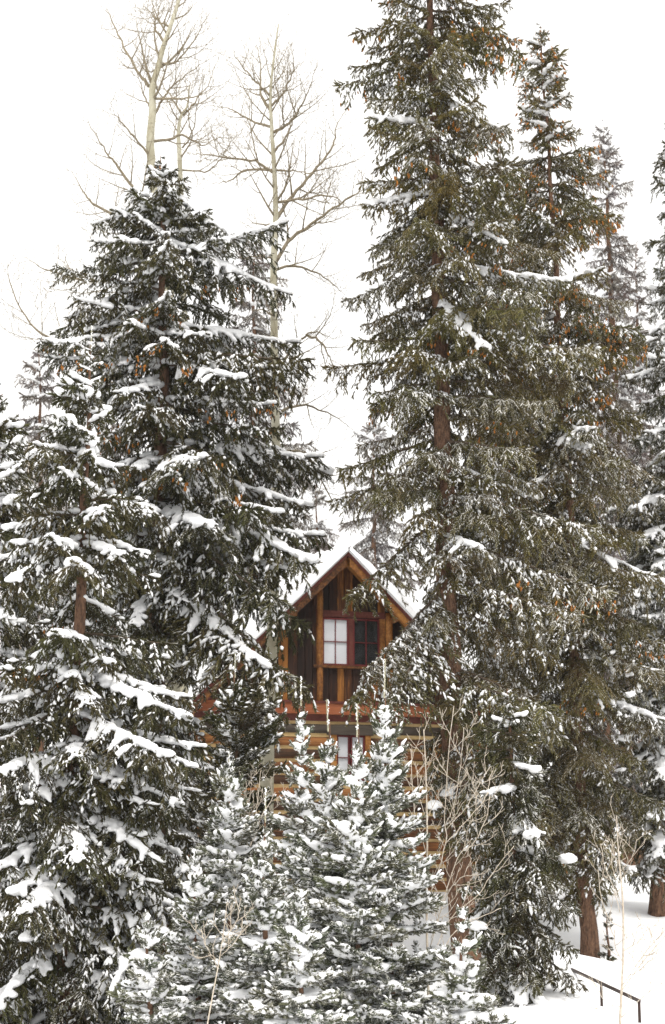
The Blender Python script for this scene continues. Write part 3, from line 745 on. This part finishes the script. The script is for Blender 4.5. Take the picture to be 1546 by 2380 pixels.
# young snow-laden spruces in front of the cabin
for (lab, Y, path, prof, kw) in [
    ('young spruce with the longest bare leader, fullest of the snowy young spruces', 22, [(893, 1602), (905, 2379), (908, 2540)], [(1602, 2, 2), (1662, 8, 8), (1664, 30, 30), (1720, 34, 36), (1830, 58, 64), (1900, 95, 110), (1950, 125, 130), (2100, 190, 180), (2300, 255, 250), (2500, 290, 280)], dict(lead=2, r0=.05)),
    ('young snowy spruce with leader reaching the cabin lower window', 22.6, [(763, 1680), (765, 2500)], [(1680, 2, 2), (1745, 8, 8), (1748, 22, 22), (1850, 48, 48), (1920, 90, 85), (2000, 130, 110), (2300, 200, 180), (2500, 230, 220)], dict(lead=1, r0=.045)),
    ('small young spruce between the two fuller snowy ones', 21.6, [(830, 1692), (832, 2480)], [(1692, 2, 2), (1768, 8, 8), (1770, 22, 22), (1850, 38, 38), (2000, 90, 85), (2400, 150, 150)], dict(lead=1, r0=.04)),
    ('slim young spruce standing before the cabin log wall', 24, [(700, 1622), (703, 2470)], [(1622, 2, 2), (1674, 8, 8), (1676, 20, 20), (1780, 30, 30), (1860, 50, 46), (1950, 74, 72), (2200, 130, 120), (2450, 160, 160)], dict(lead=1, r0=.04)),
    ('young spruce with bare leader low beside the leafless shrub', 21, [(617, 1890), (618, 2560)], [(1890, 2, 2), (1968, 8, 8), (1972, 26, 26), (2060, 50, 50), (2200, 110, 110), (2400, 170, 160), (2560, 190, 180)], dict(lead=1, r0=.04)),
    ('young spruce capped by one thick snow hood', 25, [(533, 1778), (531, 2440)], [(1778, 2, 2), (1800, 20, 20), (1850, 42, 45), (1900, 60, 60), (2000, 95, 95), (2200, 140, 140), (2430, 170, 170)], dict(lead=0, r0=.04)),
    ('dark young spruce close to the cabin eave', 29, [(547, 1560), (546, 2350)], [(1560, 2, 2), (1600, 10, 10), (1620, 25, 25), (1690, 70, 125), (1850, 110, 130), (2100, 150, 130), (2350, 170, 150)], dict(lead=1, r0=.05, col=DARK, frost=.34, snow=.2)),
    ('low snowy spruce under the drooping boughs of the thin-leader spruce', 23, [(455, 1985), (458, 2520)], [(1985, 2, 2), (2040, 35, 35), (2120, 75, 75), (2300, 130, 130), (2500, 170, 170)], dict(r0=.035)),
    ('low snowy spruce tucked under the trunk of the thin-leader spruce', 21.5, [(345, 2130), (347, 2600)], [(2130, 2, 2), (2200, 35, 35), (2300, 75, 80), (2450, 130, 130), (2600, 150, 150)], dict(r0=.03)),
    ('low snow-covered spruce below the leafless shrub', 20.6, [(1075, 2120), (1078, 2620)], [(2120, 2, 2), (2160, 22, 22), (2240, 45, 45), (2400, 110, 115), (2600, 150, 150)], dict(r0=.03)),
    ('stubby snow-covered spruce in front of the slim young one', 20, [(700, 2080), (700, 2700)], [(2080, 2, 2), (2150, 40, 40), (2300, 100, 100), (2500, 160, 160), (2700, 180, 180)], dict(r0=.03)),
    ]:
    a = dict(kind='young', col=GREYG, frost=.56, snow=.95, light=.95, dz=.185, nb=6, cat='spruce tree', pitch=(46, 22, 0), group='young spruces in front of the cabin'); a.update(kw)
    build_spruce('young_spruce', lab, Y, path, prof, **a)

# ------------------------------------------------------------------ leafless aspens and shrubs
def smooth_path(P, n):
    P = np.asarray(P, float); t = np.linspace(0, 1, len(P)); tt = np.linspace(0, 1, n)
    if len(P) < 3: return np.stack([np.interp(tt, t, P[:, k]) for k in range(3)], -1)
    out = []
    for k in range(3):
        m = np.gradient(P[:, k], t); i = np.clip(np.searchsorted(t, tt, 'right') - 1, 0, len(t) - 2)
        h = t[i + 1] - t[i]; s = (tt - t[i]) / h
        out.append((2 * s ** 3 - 3 * s ** 2 + 1) * P[i, k] + (s ** 3 - 2 * s ** 2 + s) * h * m[i] + (-2 * s ** 3 + 3 * s ** 2) * P[i + 1, k] + (s ** 3 - s ** 2) * h * m[i + 1])
    return np.stack(out, -1)
def grow(mb, P, r0, r1, level, dens, upb, maxl=1.2, start=.15):
    """tube along P plus side twigs that bend upward"""
    P = np.asarray(P, float); n = len(P)
    mb.add(*tube(P, np.linspace(r0, r1, n), 6 if level == 0 else (4 if level == 1 else 3)), 0)
    if level >= 3: return
    seg = np.linalg.norm(np.diff(P, axis=0), axis=1); Lt = seg.sum(); cum = np.concatenate([[0], np.cumsum(seg)])
    s = Lt * start + U(0, .1); side = random.choice((-1, 1))
    while s < Lt * .985:
        side = -side; i = min(n - 2, int(np.searchsorted(cum, s) - 1)); f = (s - cum[i]) / (seg[i] + 1e-9); p = P[i] + (P[i + 1] - P[i]) * f
        t = (P[i + 1] - P[i]) / (seg[i] + 1e-9)
        ang = U(.55, 1.05); az = U(-.9, .9) + (0 if side > 0 else math.pi)
        a = np.cross(t, [0.0, 1.0, 0.0]); a /= np.linalg.norm(a) + 1e-9; b_ = np.cross(t, a)
        d = t * math.cos(ang) + (a * math.cos(az) + b_ * math.sin(az)) * math.sin(ang)
        ln = min(maxl, (Lt - s) * U(.35, .8) + U(.12, .34)) * (.8 if level else 1)
        m = 5; Q = [p]; dd = d.copy(); 
        for k in range(m):
            dd = dd + np.array([0, 0, upb * .22]) + rng.normal(0, .10, 3); dd /= np.linalg.norm(dd); Q.append(Q[-1] + dd * ln / m)
        rr = (r0 + (r1 - r0) * s / Lt) * .6
        grow(mb, Q, max(rr, .0038), .0022, level + 1, dens, upb, maxl * .5)
        s += dens * U(.6, 1.5) * (1 if level == 0 else .75)
def bare_tree(name, label, Y, trunk, r0, r1, limbs, tm, lm, dens=.20, upb=.8, cat='aspen tree', group=None, lr=.03, maxl=1.5, spread=.5, tm_start=.55):
    pts = [at(x, y, Y) for x, y in trunk][::-1]; gz = ground_z(pts[0].x, Y)
    if pts[0].z > gz: pts.insert(0, Vector((pts[0].x - .05, Y, gz - .1)))
    base = Vector((pts[0].x, Y, gz)); root = thing(name, label, cat, base, group)
    P = smooth_path([p - base for p in pts], max(10, len(pts) * 5)); n = len(P)
    link('trunk', mesh_from('trunk', *tube(P, np.linspace(r0, r1, n) * (1 + .3 * np.exp(-np.linspace(0, 14, n))), 10, wob=.02), [tm], smooth=True), root)
    crown = empty('crown', root)
    mb = MB(); k = int(n * tm_start); grow(mb, P[k:], np.interp(k, [0, n - 1], [r0, r1]) * .85, r1 * .7, 0, dens * 1.5, upb, maxl, .1)
    link('top_branches', mb.mesh('top_branches', [lm], True), crown)
    for lb in limbs:
        dy = U(-spread, spread) if len(lb) > 2 else 0
        q = []; L0 = lb[0]
        tot = math.hypot(lb[-1][0] - L0[0], lb[-1][1] - L0[1]) + 1
        for (x, y) in lb: q.append(at(x, y, Y + dy * 2.2 * math.hypot(x - L0[0], y - L0[1]) / tot) - base)
        pw = smooth_path(q, max(8, len(q) * 4)); Lm = np.linalg.norm(np.diff(pw, axis=0), axis=1).sum()
        pw[2:-1] += rng.normal(0, .012 if Y > 30 else .004, pw[2:-1].shape)
        mb = MB(); grow(mb, pw, lr * min(1.2, .35 + .32 * Lm), .0045, 0, dens, upb, maxl)
        link('limb', mb.mesh('limb', [lm], True), crown)
    return root
S = .5730
Z = lambda *pts: [(x * S, y * S) for x, y in pts]
bare_tree('aspen_tree', 'pale-trunked leafless aspen standing between the two big spruces', 36,
    [(648, 55), (640, 110), (629, 215), (632, 300), (638, 400), (641, 510), (636, 630), (638, 800), (641, 1000), (642, 1200), (634, 1450), (624, 1690)], .125, .012,
    [Z((1120, 1060), (1180, 970), (1290, 890), (1390, 820), (1462, 768), (1466, 690)), Z((1120, 890), (1180, 800), (1270, 700), (1350, 590), (1362, 520), (1400, 450)), Z((1130, 820), (1230, 805), (1350, 795), (1420, 850)),
     Z((1115, 690), (1200, 695), (1310, 710)), Z((1110, 700), (1040, 660), (930, 640), (830, 630), (760, 620)), Z((1110, 690), (1000, 690), (930, 730), (860, 745)), Z((1105, 910), (1040, 905), (1000, 885)),
     Z((1100, 515), (1020, 490), (950, 450), (890, 430)), Z((1105, 540), (1180, 490), (1215, 440), (1250, 370), (1290, 240)), Z((1097, 390), (1040, 330), (980, 270), (940, 190)),
     Z((1112, 1095), (1190, 1080), (1270, 1100), (1350, 1150), (1400, 1195)), Z((1108, 620), (1160, 560), (1190, 470), (1200, 380)), Z((1100, 450), (1060, 380), (1060, 280), (1040, 180)), Z((1100, 430), (1150, 380), (1190, 280), (1180, 190)),
     [(645, 870), (675, 815), (712, 778), (745, 772), (775, 790)], [(712, 778), (745, 795), (765, 830), (782, 865)], [(645, 1052), (700, 1050), (724, 1068), (771, 1162), (792, 1194)], [(640, 965), (690, 942), (734, 949), (781, 969), (822, 1000)],
     [(640, 600), (600, 595), (560, 598)], [(640, 735), (610, 720), (585, 722)]], M_ASPEN, M_LIMB, dens=.20, lr=.036)
bare_tree('aspen_tree', 'tallest leafless aspen with forked pale trunk, rising behind the snowy coned spruce tip', 37,
    [(430, -60), (416, 0), (396, 63), (378, 115), (367, 160), (355, 200), (355, 258), (350, 320), (352, 370), (372, 520), (395, 700), (402, 900), (408, 1200), (405, 1500)], .14, .03,
    [Z((605, 350), (560, 290), (500, 180), (450, 70), (430, 30)), Z((660, 260), (720, 245), (790, 160), (850, 50)), Z((665, 170), (635, 120), (625, 60), (620, 0)), Z((620, 480), (650, 420), (690, 360), (760, 300), (850, 240)),
     Z((625, 400), (720, 400), (800, 390), (870, 350)), Z((615, 575), (700, 560), (740, 550), (800, 580), (830, 590), (880, 560), (960, 560)), Z((615, 640), (530, 540), (480, 480), (450, 430)), Z((630, 860), (530, 745), (470, 660), (440, 630), (390, 550), (350, 470)),
     Z((620, 450), (590, 400), (570, 340), (545, 260)), Z((655, 230), (620, 290), (560, 270)), Z((690, 110), (640, 80), (580, 10)), Z((720, 30), (760, 0), (800, -40)),
     Z((650, 960), (400, 840), (340, 780), (290, 690)), Z((660, 1160), (440, 1140), (360, 1140), (250, 1115), (170, 1085), (90, 1040)), [(400, 960), (172, 820), (110, 782), (60, 740), (22, 650), (18, 610)]], M_ASPEN, M_LIMB, dens=.20, lr=.034)
bare_tree('aspen_tree', 'thinner leafless aspen close beside the tall one above the snowy spruce tip', 38.5,
    [(440, 200), (436, 245), (421, 270), (415, 310), (418, 370), (425, 600), (430, 900), (430, 1500)], .09, .014,
    [Z((735, 460), (700, 400), (665, 350), (640, 290)), Z((725, 540), (680, 470), (660, 430)), Z((740, 600), (780, 540), (800, 440), (830, 300)), Z((735, 640), (775, 560), (765, 440), (770, 330)), Z((740, 690), (850, 690), (910, 620), (960, 540)), Z((745, 470), (800, 400), (850, 330), (890, 220))], M_ASPEN, M_LIMB, dens=.26, lr=.024)
# saplings
bare_tree('aspen_sapling', 'leafless two-stemmed shrub with arching twigs beside the snowy young spruces', 23,
    [(985, 1695), (990, 1800), (993, 1950), (992, 2150), (1000, 2480)], .017, .005,
    [[(993, 1990), (965, 1890), (958, 1800), (955, 1740)], [(996, 2090), (1036, 1960), (1033, 1900), (1040, 1780), (1055, 1640)], [(1034, 1920), (1060, 1850), (1072, 1760), (1078, 1690)], [(1034, 1930), (1080, 1880), (1110, 1830), (1140, 1780)], [(1035, 1960), (1090, 1900), (1130, 1850), (1140, 1800)],
     [(1000, 2200), (1060, 2000), (1100, 1960), (1130, 1900), (1138, 1850)], [(1000, 2230), (1050, 2130), (1110, 2080), (1150, 2020), (1195, 1965)], [(1005, 2260), (1060, 2160), (1120, 2130), (1165, 2110)], [(1002, 2180), (1040, 2080), (1070, 2040), (1110, 2030)], [(990, 1900), (975, 1850), (970, 1790)]], M_SAP, M_SAP, dens=.17, lr=.0068, maxl=.36, cat='shrub', spread=.25)
bare_tree('aspen_sapling', 'slender pale leafless sapling standing in front of the handrail', 23.5,
    [(1433, 1895), (1436, 1960), (1440, 2010), (1447, 2090), (1449, 2190), (1445, 2290), (1440, 2400), (1440, 2440)], .021, .005,
    [[(1441, 2120), (1425, 2060), (1405, 2010), (1395, 1960)], [(1438, 2050), (1424, 2020), (1422, 1950)], [(1447, 2155), (1420, 2140), (1398, 2090), (1390, 2020)], [(1447, 2235), (1430, 2200), (1428, 2160)], [(1446, 2020), (1470, 1990), (1480, 1950)], [(1446, 2300), (1490, 2240), (1540, 2180), (1570, 2130)], [(1446, 2290), (1510, 2200), (1545, 2160)], [(1443, 2365), (1500, 2310), (1560, 2270)], [(1444, 2340), (1410, 2330), (1390, 2300), (1375, 2270)], [(1448, 2210), (1480, 2190), (1505, 2160)]], M_SAP, M_SAP, dens=.15, lr=.008, maxl=.3, cat='sapling', spread=.2)
bare_tree('aspen_sapling', 'leafless sapling in front of the low snowy spruces under the thick boughs', 19.5,
    [(528, 2095), (522, 2150), (510, 2230), (495, 2310), (480, 2400), (478, 2480)], .010, .003,
    [[(516, 2190), (545, 2150), (560, 2110)], [(508, 2235), (480, 2200), (468, 2160)], [(514, 2220), (545, 2190), (560, 2165)]], M_SAP, M_SAP, dens=.10, lr=.007, maxl=.25, cat='sapling', spread=.15)
bare_tree('aspen_sapling', 'thin leafless shrub before the dark boughs under the cabin eave', 25.5,
    [(606, 1790), (600, 1850), (590, 1930), (578, 2010), (575, 2250)], .013, .004,
    [[(590, 1930), (575, 1870), (572, 1815)], [(592, 1915), (625, 1870), (640, 1840)], [(582, 1990), (562, 1900), (560, 1840)]], M_SAP, M_SAP, dens=.11, lr=.010, maxl=.3, cat='shrub', spread=.15)
bare_tree('aspen_sapling', 'pale bare sapling stem poking up beside the faint grey spruce', 31,
    [(68, 1030), (66, 1120), (55, 1230), (48, 1500)], .028, .012, [[(66, 1130), (95, 1090), (130, 1070)]], M_SAP, M_SAP, dens=.2, lr=.014, maxl=.4, cat='sapling', spread=.15)

# ------------------------------------------------------------------ handrail
def build_rail():
    a = at(1485, 2325, 25.0); b = at(1397, 2286, 26.7); c = at(1315, 2246, 28.6)
    base = Vector((a.x, a.y, ground_z(a.x, a.y)))
    root = thing('handrail', 'thin dark metal handrail on two posts along the snowy bank', 'handrail', base)
    mb = MB()
    def bar(p, q, wd, m=mb):
        p, q = np.array(p - base), np.array(q - base); d = (q - p) / np.linalg.norm(q - p)
        s = np.cross(d, [0, 0, 1.0]) if abs(d[2]) < .9 else np.array([1.0, 0, 0]); s /= np.linalg.norm(s); t = np.cross(s, d)
        V = [e + s * i * wd / 2 + t * j * wd / 2 for e in (p, q) for j in (-1, 1) for i in (-1, 1)]
        F = [[0, 1, 3], [0, 3, 2], [4, 6, 7], [4, 7, 5], [0, 4, 5], [0, 5, 1], [2, 3, 7], [2, 7, 6], [0, 2, 6], [0, 6, 4], [1, 5, 7], [1, 7, 3]]
        m.add(V, F)
    bar(a + (a - b) * .012, c, .036); link('top_rail', mb.mesh('top_rail', [M_METAL]), root)
    for p in (a, b):
        m2 = MB(); g = Vector((p.x, p.y, ground_z(p.x, p.y) - .1)); bar(p - Vector((0, 0, .012)), g, .034, m2); link('post', m2.mesh('post', [M_METAL]), root)
build_rail()
# ------------------------------------------------------------------ falling-snow haze
def build_haze(density):
    m = bpy.data.materials.new('haze'); m.use_nodes = True; n = m.node_tree.nodes; n.clear()
    v = n.new('ShaderNodeVolumePrincipled'); v.inputs['Color'].default_value = (.93, .93, .94, 1); v.inputs['Density'].default_value = density
    o = n.new('ShaderNodeOutputMaterial'); m.node_tree.links.new(v.outputs[0], o.inputs['Volume'])
    V, F = box(-450, 450, -100, 450, -4, 60)
    link('haze', mesh_from('haze', V, F, [m]), kind='stuff', label='thin pale haze of falling snow in the air', category='haze')
build_haze(.00032)
print('objects', len(bpy.data.objects), 'tris', sum(len(m.polygons) for m in bpy.data.meshes))
